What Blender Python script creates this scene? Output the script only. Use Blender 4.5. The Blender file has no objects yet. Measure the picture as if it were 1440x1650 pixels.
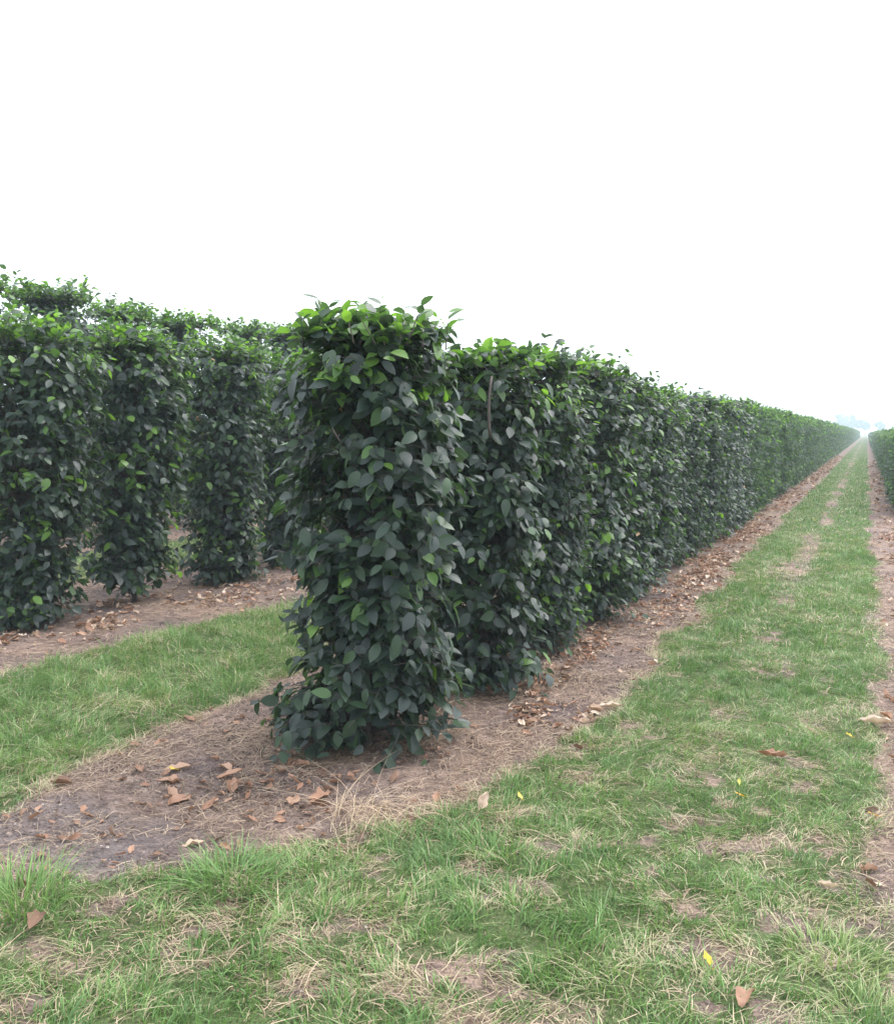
import bpy, math, random
import numpy as np

# ------------------------------------------------------------------ camera, world, sun, exposure
sc = bpy.context.scene
col = sc.collection
cam_d = bpy.data.cameras.new("camera")
cam = bpy.data.objects.new("camera", cam_d)
col.objects.link(cam)
cam_d.sensor_fit = 'HORIZONTAL'
cam_d.sensor_width = 36.0
cam_d.lens = 36.0 * 1555.0 / 1440.0
cam_d.clip_start = 0.05
cam_d.clip_end = 4000.0
EYE = 1.6
YAW, PITCH, ROLL = math.radians(23.303), math.radians(5.308), math.radians(1.4)
fw = np.array([-math.sin(YAW) * math.cos(PITCH), math.cos(YAW) * math.cos(PITCH), -math.sin(PITCH)])
rt0 = np.array([math.cos(YAW), math.sin(YAW), 0.0])
up0 = np.cross(rt0, fw)
rt = math.cos(ROLL) * rt0 + math.sin(ROLL) * up0
up = -math.sin(ROLL) * rt0 + math.cos(ROLL) * up0
import mathutils
cam.matrix_world = mathutils.Matrix(((rt[0], up[0], -fw[0], 0.0), (rt[1], up[1], -fw[1], 0.0),
                                     (rt[2], up[2], -fw[2], EYE), (0, 0, 0, 1)))
sc.camera = cam

SUN_EL, SUN_AZ = math.radians(58), math.radians(25)      # azimuth from +Y (the row direction) towards +X
world = bpy.data.worlds.new("World")
sc.world = world
world.use_nodes = True
nt = world.node_tree
nt.nodes.clear()
w_out = nt.nodes.new('ShaderNodeOutputWorld')
w_bg = nt.nodes.new('ShaderNodeBackground')
w_sky = nt.nodes.new('ShaderNodeTexSky')
w_sky.sky_type = 'NISHITA'
w_sky.sun_disc = False
w_sky.sun_elevation = SUN_EL
w_sky.sun_rotation = SUN_AZ
w_sky.air_density = 1.0
w_sky.dust_density = 6.0
w_sky.ozone_density = 1.0
w_hsv = nt.nodes.new('ShaderNodeHueSaturation')
w_hsv.inputs['Saturation'].default_value = 0.22           # a closed veil of thin cloud
w_mix = nt.nodes.new('ShaderNodeMixRGB')
w_mix.inputs['Fac'].default_value = 0.6
w_mix.inputs['Color2'].default_value = (8.1, 8.8, 9.7, 1)
nt.links.new(w_sky.outputs[0], w_hsv.inputs['Color'])
nt.links.new(w_hsv.outputs[0], w_mix.inputs['Color1'])
nt.links.new(w_mix.outputs[0], w_bg.inputs['Color'])
w_bg.inputs['Strength'].default_value = 0.15
nt.links.new(w_bg.outputs[0], w_out.inputs['Surface'])

sun_d = bpy.data.lights.new("sun", 'SUN')
sun_d.energy = 1.0
sun_d.angle = math.radians(25)
sun_d.color = (1.0, 0.96, 0.9)
sun = bpy.data.objects.new("sun", sun_d)
col.objects.link(sun)
sd = mathutils.Vector((math.sin(SUN_AZ) * math.cos(SUN_EL), math.cos(SUN_AZ) * math.cos(SUN_EL), math.sin(SUN_EL)))
sun.rotation_euler = sd.to_track_quat('Z', 'Y').to_euler()
sun.location = (0, 0, 30)

sc.view_settings.view_transform = 'Standard'
sc.view_settings.look = 'None'
sc.view_settings.exposure = 1.32
sc.view_settings.gamma = 1.0
sc.render.engine = 'CYCLES'
cy = sc.cycles
cy.use_denoising = True
try:
    cy.denoiser = 'OPENIMAGEDENOISE'
    cy.denoising_prefilter = 'ACCURATE'
except Exception:
    pass
cy.max_bounces = 8
cy.diffuse_bounces = 4
cy.glossy_bounces = 3
cy.transmission_bounces = 6
cy.transparent_max_bounces = 8
cy.volume_bounces = 1
cy.use_adaptive_sampling = True
cy.adaptive_threshold = 0.02

RNG = np.random.default_rng(7)

# ------------------------------------------------------------------ helpers
def tag(o, label=None, cat=None, group=None, kind=None):
    if label: o['label'] = label
    if cat: o['category'] = cat
    if group: o['group'] = group
    if kind: o['kind'] = kind
    return o

def _hash(ix, iy, s):
    h = (ix.astype(np.int64) * 374761393 + iy.astype(np.int64) * 668265263 + s * 974634777) & 0xffffffff
    h = ((h ^ (h >> 13)) * 1274126177) & 0xffffffff
    return ((h ^ (h >> 16)) & 0xffff) / 65535.0

def noise2(x, y, s=0):
    x = np.asarray(x, float); y = np.asarray(y, float)
    ix = np.floor(x); iy = np.floor(y)
    fx = x - ix; fy = y - iy
    fx = fx * fx * (3 - 2 * fx); fy = fy * fy * (3 - 2 * fy)
    a = _hash(ix, iy, s); b = _hash(ix + 1, iy, s); c = _hash(ix, iy + 1, s); d = _hash(ix + 1, iy + 1, s)
    return (a * (1 - fx) + b * fx) * (1 - fy) + (c * (1 - fx) + d * fx) * fy

def fbm(x, y, s=0, octs=3):
    t = 0; a = 0.5; n = 0
    for k in range(octs):
        t = t + a * noise2(np.asarray(x) * 2 ** k, np.asarray(y) * 2 ** k, s + 17 * k); n += a; a *= 0.55
    return t / n

def norm(v):
    return v / np.maximum(np.linalg.norm(v, axis=-1, keepdims=True), 1e-9)

def make_mesh(name, verts, polys, mats, uv=None, attrs=None, smooth=True, mat_idx=None):
    """verts (N,3); polys: list of int arrays (F,k), each of one polygon size; attrs: {name: per-vertex floats}; uv per vertex."""
    me = bpy.data.meshes.new(name)
    polys = [np.asarray(p, np.int32) for p in polys if len(p)]
    loops = np.concatenate([p.ravel() for p in polys])
    sizes = np.concatenate([np.full(len(p), p.shape[1], np.int32) for p in polys])
    starts = np.concatenate([[0], np.cumsum(sizes)[:-1]]).astype(np.int32)
    me.vertices.add(len(verts)); me.vertices.foreach_set('co', np.asarray(verts, np.float32).ravel())
    me.loops.add(len(loops)); me.loops.foreach_set('vertex_index', loops)
    me.polygons.add(len(sizes)); me.polygons.foreach_set('loop_start', starts)
    if mat_idx is not None:
        me.polygons.foreach_set('material_index', np.asarray(mat_idx, np.int32))
    me.polygons.foreach_set('use_smooth', np.full(len(sizes), smooth))
    if uv is not None:
        l = me.uv_layers.new(name='UVMap')
        l.data.foreach_set('uv', np.asarray(uv, np.float32)[loops].ravel())
    for k, a in (attrs or {}).items():
        at = me.attributes.new(k, 'FLOAT', 'POINT')
        at.data.foreach_set('value', np.asarray(a, np.float32))
    me.update()
    for m in (mats if isinstance(mats, (list, tuple)) else [mats]):
        me.materials.append(m)
    return me

def obj(name, me, parent=None, loc=None, rz=0):
    o = bpy.data.objects.new(name, me)
    col.objects.link(o)
    if parent: o.parent = parent
    if loc is not None: o.location = loc
    if rz: o.rotation_euler = (0, 0, rz)
    return o

class Geo:
    """collects vertices and polygons"""
    def __init__(self):
        self.v = []; self.f = {3: [], 4: []}; self.n = 0; self.a = []
    def add(self, v, quads=None, tris=None, a=0.0):
        v = np.asarray(v, float)
        self.v.append(v)
        if quads is not None and len(quads): self.f[4].append(np.asarray(quads) + self.n)
        if tris is not None and len(tris): self.f[3].append(np.asarray(tris) + self.n)
        self.a.append(np.full(len(v), a) if np.isscalar(a) else np.asarray(a))
        self.n += len(v)
    def tube(self, pts, radii, k=6, a=0.0):
        pts = np.asarray(pts, float); n = len(pts)
        t = norm(np.gradient(pts, axis=0))
        ref = np.array([0.31, 0.87, 0.38])
        x = norm(np.cross(t, ref)); y = np.cross(t, x)
        ang = np.arange(k) * 2 * math.pi / k
        r = np.broadcast_to(np.asarray(radii, float), (n,))
        ring = pts[:, None] + r[:, None, None] * (np.cos(ang)[None, :, None] * x[:, None] + np.sin(ang)[None, :, None] * y[:, None])
        i = np.arange(n - 1)[:, None] * k; j = np.arange(k)[None]; j2 = (j + 1) % k
        q = np.stack([i + j, i + j2, i + k + j2, i + k + j], -1).reshape(-1, 4)
        caps = [np.stack([np.full(k - 2, b), b + o1, b + o2], -1) for b, o1, o2 in
                ((0, np.arange(2, k), np.arange(1, k - 1)), ((n - 1) * k, np.arange(1, k - 1), np.arange(2, k)))]
        self.add(ring.reshape(-1, 3), q, np.concatenate(caps), a)
    def build(self, name, mat, smooth=True):
        fs = [np.concatenate(self.f[k]) for k in (4, 3) if self.f[k]]
        return make_mesh(name, np.concatenate(self.v), fs, mat, attrs={'tint': np.concatenate(self.a)}, smooth=smooth)

# ------------------------------------------------------------------ materials
def new_mat(name):
    m = bpy.data.materials.new(name); m.use_nodes = True
    m.node_tree.nodes.clear()
    return m, m.node_tree.nodes, m.node_tree.links

def ramp(N, stops, interp='LINEAR'):
    r = N.new('ShaderNodeValToRGB')
    e = r.color_ramp.elements
    r.color_ramp.interpolation = interp
    while len(e) > 1: e.remove(e[-1])
    e[0].position = stops[0][0]; e[0].color = (*stops[0][1], 1)
    for p, c in stops[1:]:
        x = e.new(p); x.color = (*c, 1)
    return r

def leaf_material(name, stops, tr_gain=(2.7, 2.9, 1.25), tr=0.32, rough=0.41, veins=True, spec=0.5):
    m, N, L = new_mat(name)
    out = N.new('ShaderNodeOutputMaterial')
    at = N.new('ShaderNodeAttribute'); at.attribute_name = 'tint'
    r = ramp(N, stops); L.new(at.outputs['Fac'], r.inputs[0])
    p = N.new('ShaderNodeBsdfPrincipled')
    p.inputs['Roughness'].default_value = rough
    p.inputs['Specular IOR Level'].default_value = spec
    L.new(r.outputs[0], p.inputs['Base Color'])
    t = N.new('ShaderNodeBsdfTranslucent')
    g = N.new('ShaderNodeMixRGB'); g.blend_type = 'MULTIPLY'; g.inputs[0].default_value = 1
    g.inputs[2].default_value = (*tr_gain, 1)
    L.new(r.outputs[0], g.inputs[1]); L.new(g.outputs[0], t.inputs['Color'])
    mx = N.new('ShaderNodeMixShader'); mx.inputs[0].default_value = tr
    L.new(p.outputs[0], mx.inputs[1]); L.new(t.outputs[0], mx.inputs[2])
    if veins:
        uv = N.new('ShaderNodeUVMap')
        sp = N.new('ShaderNodeSeparateXYZ'); L.new(uv.outputs[0], sp.inputs[0])
        ab = N.new('ShaderNodeMath'); ab.operation = 'ABSOLUTE'; L.new(sp.outputs[0], ab.inputs[0])
        a1 = N.new('ShaderNodeMath'); a1.operation = 'MULTIPLY_ADD'; a1.inputs[1].default_value = -0.32
        L.new(ab.outputs[0], a1.inputs[0]); L.new(sp.outputs[1], a1.inputs[2])
        a2 = N.new('ShaderNodeMath'); a2.operation = 'MULTIPLY'; a2.inputs[1].default_value = 70.0
        L.new(a1.outputs[0], a2.inputs[0])
        a3 = N.new('ShaderNodeMath'); a3.operation = 'SINE'; L.new(a2.outputs[0], a3.inputs[0])
        b = N.new('ShaderNodeBump'); b.inputs['Strength'].default_value = 0.3; b.inputs['Distance'].default_value = 0.0012
        L.new(a3.outputs[0], b.inputs['Height'])
        L.new(b.outputs[0], p.inputs['Normal'])
    L.new(mx.outputs[0], out.inputs['Surface'])
    return m

GREEN = [(0.0, (0.021, 0.031, 0.030)), (0.38, (0.028, 0.047, 0.038)), (0.68, (0.040, 0.077, 0.036)),
         (0.82, (0.072, 0.145, 0.036)), (0.965, (0.13, 0.235, 0.045)), (0.975, (0.24, 0.10, 0.035)), (1.0, (0.33, 0.19, 0.09))]
M_leaf = leaf_material('hornbeam_leaf', GREEN)
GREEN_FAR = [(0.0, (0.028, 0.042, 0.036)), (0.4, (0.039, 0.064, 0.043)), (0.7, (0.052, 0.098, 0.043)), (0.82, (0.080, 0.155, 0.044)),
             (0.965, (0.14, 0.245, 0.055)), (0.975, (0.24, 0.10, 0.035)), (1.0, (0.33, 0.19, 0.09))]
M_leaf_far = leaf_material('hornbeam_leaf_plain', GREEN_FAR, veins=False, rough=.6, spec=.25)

def bark_material(name, c1, c2):
    m, N, L = new_mat(name)
    out = N.new('ShaderNodeOutputMaterial'); p = N.new('ShaderNodeBsdfPrincipled')
    tc = N.new('ShaderNodeTexCoord')
    mp = N.new('ShaderNodeMapping'); mp.inputs['Scale'].default_value = (30, 30, 5)
    n = N.new('ShaderNodeTexNoise'); n.inputs['Scale'].default_value = 1.5; n.inputs['Detail'].default_value = 5
    L.new(tc.outputs['Object'], mp.inputs[0]); L.new(mp.outputs[0], n.inputs['Vector'])
    r = ramp(N, [(0.3, c1), (0.7, c2)]); L.new(n.outputs[0], r.inputs[0]); L.new(r.outputs[0], p.inputs['Base Color'])
    p.inputs['Roughness'].default_value = 0.85
    b = N.new('ShaderNodeBump'); b.inputs['Strength'].default_value = 0.5; b.inputs['Distance'].default_value = 0.004
    L.new(n.outputs[0], b.inputs['Height']); L.new(b.outputs[0], p.inputs['Normal'])
    L.new(p.outputs[0], out.inputs['Surface'])
    return m
M_bark = bark_material('hornbeam_bark', (0.055, 0.04, 0.038), (0.12, 0.095, 0.085))

GRASS = [(0.0, (0.088, 0.165, 0.052)), (0.35, (0.150, 0.260, 0.078)), (0.55, (0.230, 0.335, 0.110)),
         (0.72, (0.26, 0.29, 0.13)), (0.80, (0.36, 0.31, 0.19)), (1.0, (0.52, 0.43, 0.30))]
M_grass = leaf_material('grass_blade', GRASS, tr_gain=(1.3, 1.4, 0.9), tr=0.22, rough=0.5, veins=False, spec=0.35)
M_straw = leaf_material('dry_straw', [(0, (0.13, 0.085, 0.06)), (0.45, (0.26, 0.18, 0.13)), (0.8, (0.42, 0.31, 0.215)), (1, (0.58, 0.45, 0.31))],
                        tr_gain=(1, 1, 0.9), tr=0.15, rough=0.6, veins=False, spec=0.3)
M_dead = leaf_material('dead_leaf', [(0, (0.09, 0.055, 0.04)), (0.3, (0.21, 0.125, 0.085)), (0.6, (0.36, 0.20, 0.13)), (0.78, (0.46, 0.32, 0.23)), (1, (0.62, 0.50, 0.40))],
                       tr_gain=(1.1, 1, 0.8), tr=0.15, rough=0.6, veins=False, spec=0.3)
M_yellow = leaf_material('yellow_leaf', [(0, (0.62, 0.36, 0.04)), (0.5, (0.70, 0.48, 0.04)), (1, (0.72, 0.62, 0.16))],
                         tr_gain=(1.1, 1, 0.8), tr=0.2, rough=0.5, veins=True, spec=0.3)

# ------------------------------------------------------------------ ground: one sheet, beds and grass by a mask
PATCH = [(-0.50, 6.69, .22, .30, .9), (-0.63, 5.53, .16, .18, .6), (-1.02, 3.39, .13, .10, 1.0), (-0.63, 3.60, .13, .16, .8), (-1.08, 2.46, .16, .09, 1.0),
         (-0.33, 2.91, .22, .13, .9), (-0.22, 2.66, .2, .11, 1.2), (-0.79, 2.28, .2, .1, 1.1), (0.02, 3.34, .24, .12, 1.0),
         (-0.58, 7.83, .2, .4, .9), (-0.72, 11.7, .28, .9, 1.0), (-0.66, 15.2, .26, 1.1, .9), (-0.62, 20.6, .22, 1.4, .8), (-0.7, 4.5, .14, .16, .6),
         (-0.44, 3.15, .12, .1, .8), (-1.30, 2.46, .14, .1, .7), (-2.1, 2.05, .3, .09, .7), (-0.62, 9.5, .18, .5, .7), (-1.1, 2.95, .14, .1, .5),
         (-3.75, 3.9, .2, .2, .35), (-3.9, 5.1, .3, .3, .35)]

def bareness(x, y):
    """0 = turf, 1 = bare soil"""
    x = np.asarray(x, float); y = np.asarray(y, float)
    w = (fbm(x * 2.3, y * 1.1, 3) - 0.5) * 0.55 + (noise2(x * 9, y * 9, 5) - 0.5) * 0.16
    w = np.where(y > 25, w * 0.7, w)
    right = np.interp(y, [2.1, 2.28, 2.39, 2.55, 2.74, 2.92, 3.17, 3.33, 3.56, 3.92, 4.4, 5.5, 8, 12, 30, 900],
                      [-2.6, -2.42, -2.28, -2.16, -2.09, -1.95, -1.74, -1.56, -1.45, -1.38, -1.3, -1.22, -1.28, -1.33, -1.26, -1.26])
    d1 = np.minimum(np.minimum(x + 3.17, right - x), (y - 2.22) * 1.0)
    r2 = np.interp(y, [0, 4.2, 5, 5.8, 7.3, 900], [-4.85, -4.79, -4.68, -4.6, -4.55, -4.55])
    d2 = np.minimum(np.minimum(x + 6.85, r2 - x), y - 1.6)
    d3 = np.minimum(np.minimum(x + 10.4, -8.15 - x), y - 1.6)
    dr = np.minimum(np.minimum(x - np.interp(y, [2.6, 3.5, 4.5, 6], [.16, .13, .09, .16]), 2.0 - x), (y - 2.6) * 0.5)
    d = np.maximum(np.maximum(d1, d2), np.maximum(d3, dr))
    b = np.clip((d + w * 0.55) / 0.16 + 0.5, 0, 1)
    p = 0
    for (px, py, rx, ry, s) in PATCH:
        e = ((x - px) / rx) ** 2 + ((y - py) / ry) ** 2
        p = np.maximum(p, s * np.exp(-e * 1.3) * np.clip(fbm(x * 13, y * 13, 9) * 2.6 - .55, 0, 1.1))
    worn = np.exp(-((x + 0.62 + 0.08 * (noise2(x * 0, y * 0.5, 21) - .5)) / 0.17) ** 2) * np.clip((y - 5) / 8, 0, 1) * (0.05 + .85 * noise2(x * 2.2, y * 0.7, 31))
    p = np.maximum(p, worn)
    thin = np.clip((fbm(x * 6.5, y * 6.5, 41) - 0.56) * 3.4, 0, 0.62) * np.clip((11 - y) / 6, .25, 1)
    p = np.maximum(p, np.where(x < -3.1, thin * 0.4, thin))
    return np.clip(np.maximum(b, p), 0, 1)

def clayness(x, y):
    """the smooth grey trodden earth at the end of the first bed"""
    e = ((x + 2.62) / .48) ** 2 + ((y - 2.72) / .36) ** 2 + (fbm(x * 3, y * 3, 131) - .5) * 1.6
    return np.clip(1.15 - e, 0, .65)

def ground_z(x, y):
    near = np.clip((40 - np.abs(y)) / 20, 0, 1)
    return (fbm(np.asarray(x) * 1.3, np.asarray(y) * 1.3, 51) - 0.5) * 0.05 * near + (noise2(np.asarray(x) * 8, np.asarray(y) * 8, 55) - 0.5) * 0.014 * near

def graded(lo, hi, c, d0, g):
    """coordinates that are d0 apart near the core c=(a,b) and grow by g outwards"""
    a, b = c
    s = list(np.arange(a, b + d0, d0))
    d = d0; t = s[-1]
    while t < hi: d *= g; t += d; s.append(min(t, hi))
    d = d0; t = s[0]; pre = []
    while t > lo: d *= g; t -= d; pre.append(max(t, lo))
    return np.array(pre[::-1] + s)

gx = graded(-900, 900, (-5.5, 1.6), 0.035, 1.045)
gy = graded(-160, 1000, (1.4, 9.0), 0.035, 1.03)
X, Y = np.meshgrid(gx, gy)
gz = ground_z(X, Y)
B = bareness(X, Y)
nx, ny = len(gx), len(gy)
idx = np.arange(nx * ny).reshape(ny, nx)
quads = np.stack([idx[:-1, :-1], idx[:-1, 1:], idx[1:, 1:], idx[1:, :-1]], -1).reshape(-1, 4)

m, N, L = new_mat('field_ground')
out = N.new('ShaderNodeOutputMaterial'); p = N.new('ShaderNodeBsdfPrincipled'); p.inputs['Roughness'].default_value = 0.95
p.inputs['Specular IOR Level'].default_value = 0.15
geo = N.new('ShaderNodeNewGeometry')
def noise_node(scale, detail=6, rough=0.6, vec=None):
    n = N.new('ShaderNodeTexNoise'); n.inputs['Scale'].default_value = scale; n.inputs['Detail'].default_value = detail
    n.inputs['Roughness'].default_value = rough
    L.new(vec or geo.outputs['Position'], n.inputs['Vector']); return n
n_big = noise_node(1.6, 4); n_mid = noise_node(14, 6, .65); n_fine = noise_node(90, 4, .7)
soil1 = ramp(N, [(0.30, (0.155, 0.113, 0.097)), (0.5, (0.285, 0.212, 0.180)), (0.7, (0.44, 0.340, 0.285))]); L.new(n_mid.outputs[0], soil1.inputs[0])
soil2 = ramp(N, [(0.35, (0.55, 0.55, 0.62)), (0.6, (1.06, 1.0, 0.95))]); L.new(n_big.outputs[0], soil2.inputs[0])
soil3 = ramp(N, [(0.34, (0.5, 0.5, 0.5)), (0.56, (1, 1, 1)), (0.75, (1.3, 1.25, 1.15))]); L.new(n_fine.outputs[0], soil3.inputs[0])
def mul(a, b):
    x = N.new('ShaderNodeMixRGB'); x.blend_type = 'MULTIPLY'; x.inputs[0].default_value = 1
    L.new(a, x.inputs[1]); L.new(b, x.inputs[2]); return x.outputs[0]
soil = mul(mul(soil1.outputs[0], soil2.outputs[0]), soil3.outputs[0])
dm = N.new('ShaderNodeAttribute'); dm.attribute_name = 'clay'
clay = ramp(N, [(0.3, (0.12, 0.102, 0.105)), (0.5, (0.195, 0.165, 0.165)), (0.7, (0.29, 0.24, 0.225))]); L.new(n_mid.outputs[0], clay.inputs[0])
cmx = N.new('ShaderNodeMixRGB'); L.new(dm.outputs['Fac'], cmx.inputs[0]); L.new(soil, cmx.inputs[1]); L.new(mul(clay.outputs[0], soil3.outputs[0]), cmx.inputs[2])
soil = cmx.outputs[0]
turf1 = ramp(N, [(0.28, (0.060, 0.085, 0.034)), (0.48, (0.100, 0.135, 0.052)), (0.66, (0.150, 0.175, 0.078)), (0.8, (0.24, 0.20, 0.125))]); L.new(n_mid.outputs[0], turf1.inputs[0])
turf = mul(turf1.outputs[0], soil3.outputs[0])
at = N.new('ShaderNodeAttribute'); at.attribute_name = 'bare'
am = N.new('ShaderNodeMath'); am.operation = 'MULTIPLY_ADD'; am.inputs[1].default_value = 0.5
L.new(n_mid.outputs[0], am.inputs[0]); 
ab = N.new('ShaderNodeMath'); ab.operation = 'SUBTRACT'; ab.inputs[1].default_value = 0.25
L.new(at.outputs['Fac'], ab.inputs[0]); L.new(ab.outputs[0], am.inputs[2])
ar = ramp(N, [(0.3, (0, 0, 0)), (0.62, (1, 1, 1))]); L.new(am.outputs[0], ar.inputs[0])
mix = N.new('ShaderNodeMixRGB'); L.new(ar.outputs[0], mix.inputs[0]); L.new(turf, mix.inputs[1]); L.new(soil, mix.inputs[2])
L.new(mix.outputs[0], p.inputs['Base Color'])
bm = N.new('ShaderNodeBump'); bm.inputs['Strength'].default_value = 1.0; bm.inputs['Distance'].default_value = 0.045
bm2 = N.new('ShaderNodeBump'); bm2.inputs['Strength'].default_value = 1.0; bm2.inputs['Distance'].default_value = 0.012
L.new(n_mid.outputs[0], bm.inputs['Height']); L.new(n_fine.outputs[0], bm2.inputs['Height']); L.new(bm.outputs[0], bm2.inputs['Normal'])
L.new(bm2.outputs[0], p.inputs['Normal']); L.new(p.outputs[0], out.inputs['Surface'])
me = make_mesh('ground', np.stack([X, Y, gz], -1).reshape(-1, 3), [quads], m, attrs={'bare': B.ravel(), 'clay': clayness(X, Y).ravel()})
tag(obj('ground', me), 'flat nursery field with brown planting beds and mown grass strips', 'ground', kind='structure')

# ------------------------------------------------------------------ foliage
def leaf_template(lod):
    if lod == 0:
        t = np.array([0.10, 0.30, 0.55, 0.80]); w = np.array([0.14, 0.26, 0.29, 0.185])
    elif lod == 1:
        t = np.array([0.28, 0.66]); w = np.array([0.26, 0.23])
    else:
        t = np.array([0.45]); w = np.array([0.29])
    v = [(0, 0, 0)]; uv = [(0, 0)]
    for a, b in zip(t, w):
        dz = -0.22 * a * a
        v += [(-b, a - 0.03, dz + 0.2 * b), (0, a, dz), (b, a - 0.03, dz + 0.2 * b)]
        uv += [(-b, a), (0, a), (b, a)]
    n = len(t)
    v.append((0, 1.0, -0.25)); uv.append((0, 1))
    e = 1 + 3 * n
    tris = [(0, 2, 1), (0, 3, 2), (e - 3, e - 2, e), (e - 2, e - 1, e)]
    q = []
    for k in range(n - 1):
        b = 1 + 3 * k
        q += [(b, b + 1, b + 4, b + 3), (b + 1, b + 2, b + 5, b + 4)]
    return np.array(v, float), np.array(uv, float), np.array(q, int).reshape(-1, 4), np.array(tris, int)

def leaf_mesh(name, pos, d, n, size, tint, lod, mat, rng):
    tv, tuv, tq, tt = leaf_template(lod)
    d = norm(d); n = norm(n - (n * d).sum(-1, keepdims=True) * d); x = np.cross(d, n)
    M = len(pos); k = len(tv)
    wid = rng.uniform(0.86, 1.16, M); crl = rng.uniform(0.2, 1.9, M); fld = rng.uniform(-0.3, 1.6, M)
    lx = tv[None, :, 0] * wid[:, None]
    base = -0.24 * tv[:, 1] ** 2
    lz = base[None] * crl[:, None] + (np.abs(tv[:, 0]) * 0.22)[None] * fld[:, None]
    V = pos[:, None] + size[:, None, None] * (lx[..., None] * x[:, None] + tv[None, :, 1, None] * d[:, None] + lz[..., None] * n[:, None])
    off = (np.arange(M) * k)[:, None, None]
    polys = []
    if len(tq): polys.append((tq[None] + off).reshape(-1, 4))
    polys.append((tt[None] + off).reshape(-1, 3))
    return make_mesh(name, V.reshape(-1, 3), polys, mat, uv=np.tile(tuv, (M, 1)), attrs={'tint': np.repeat(tint, k)})

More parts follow.
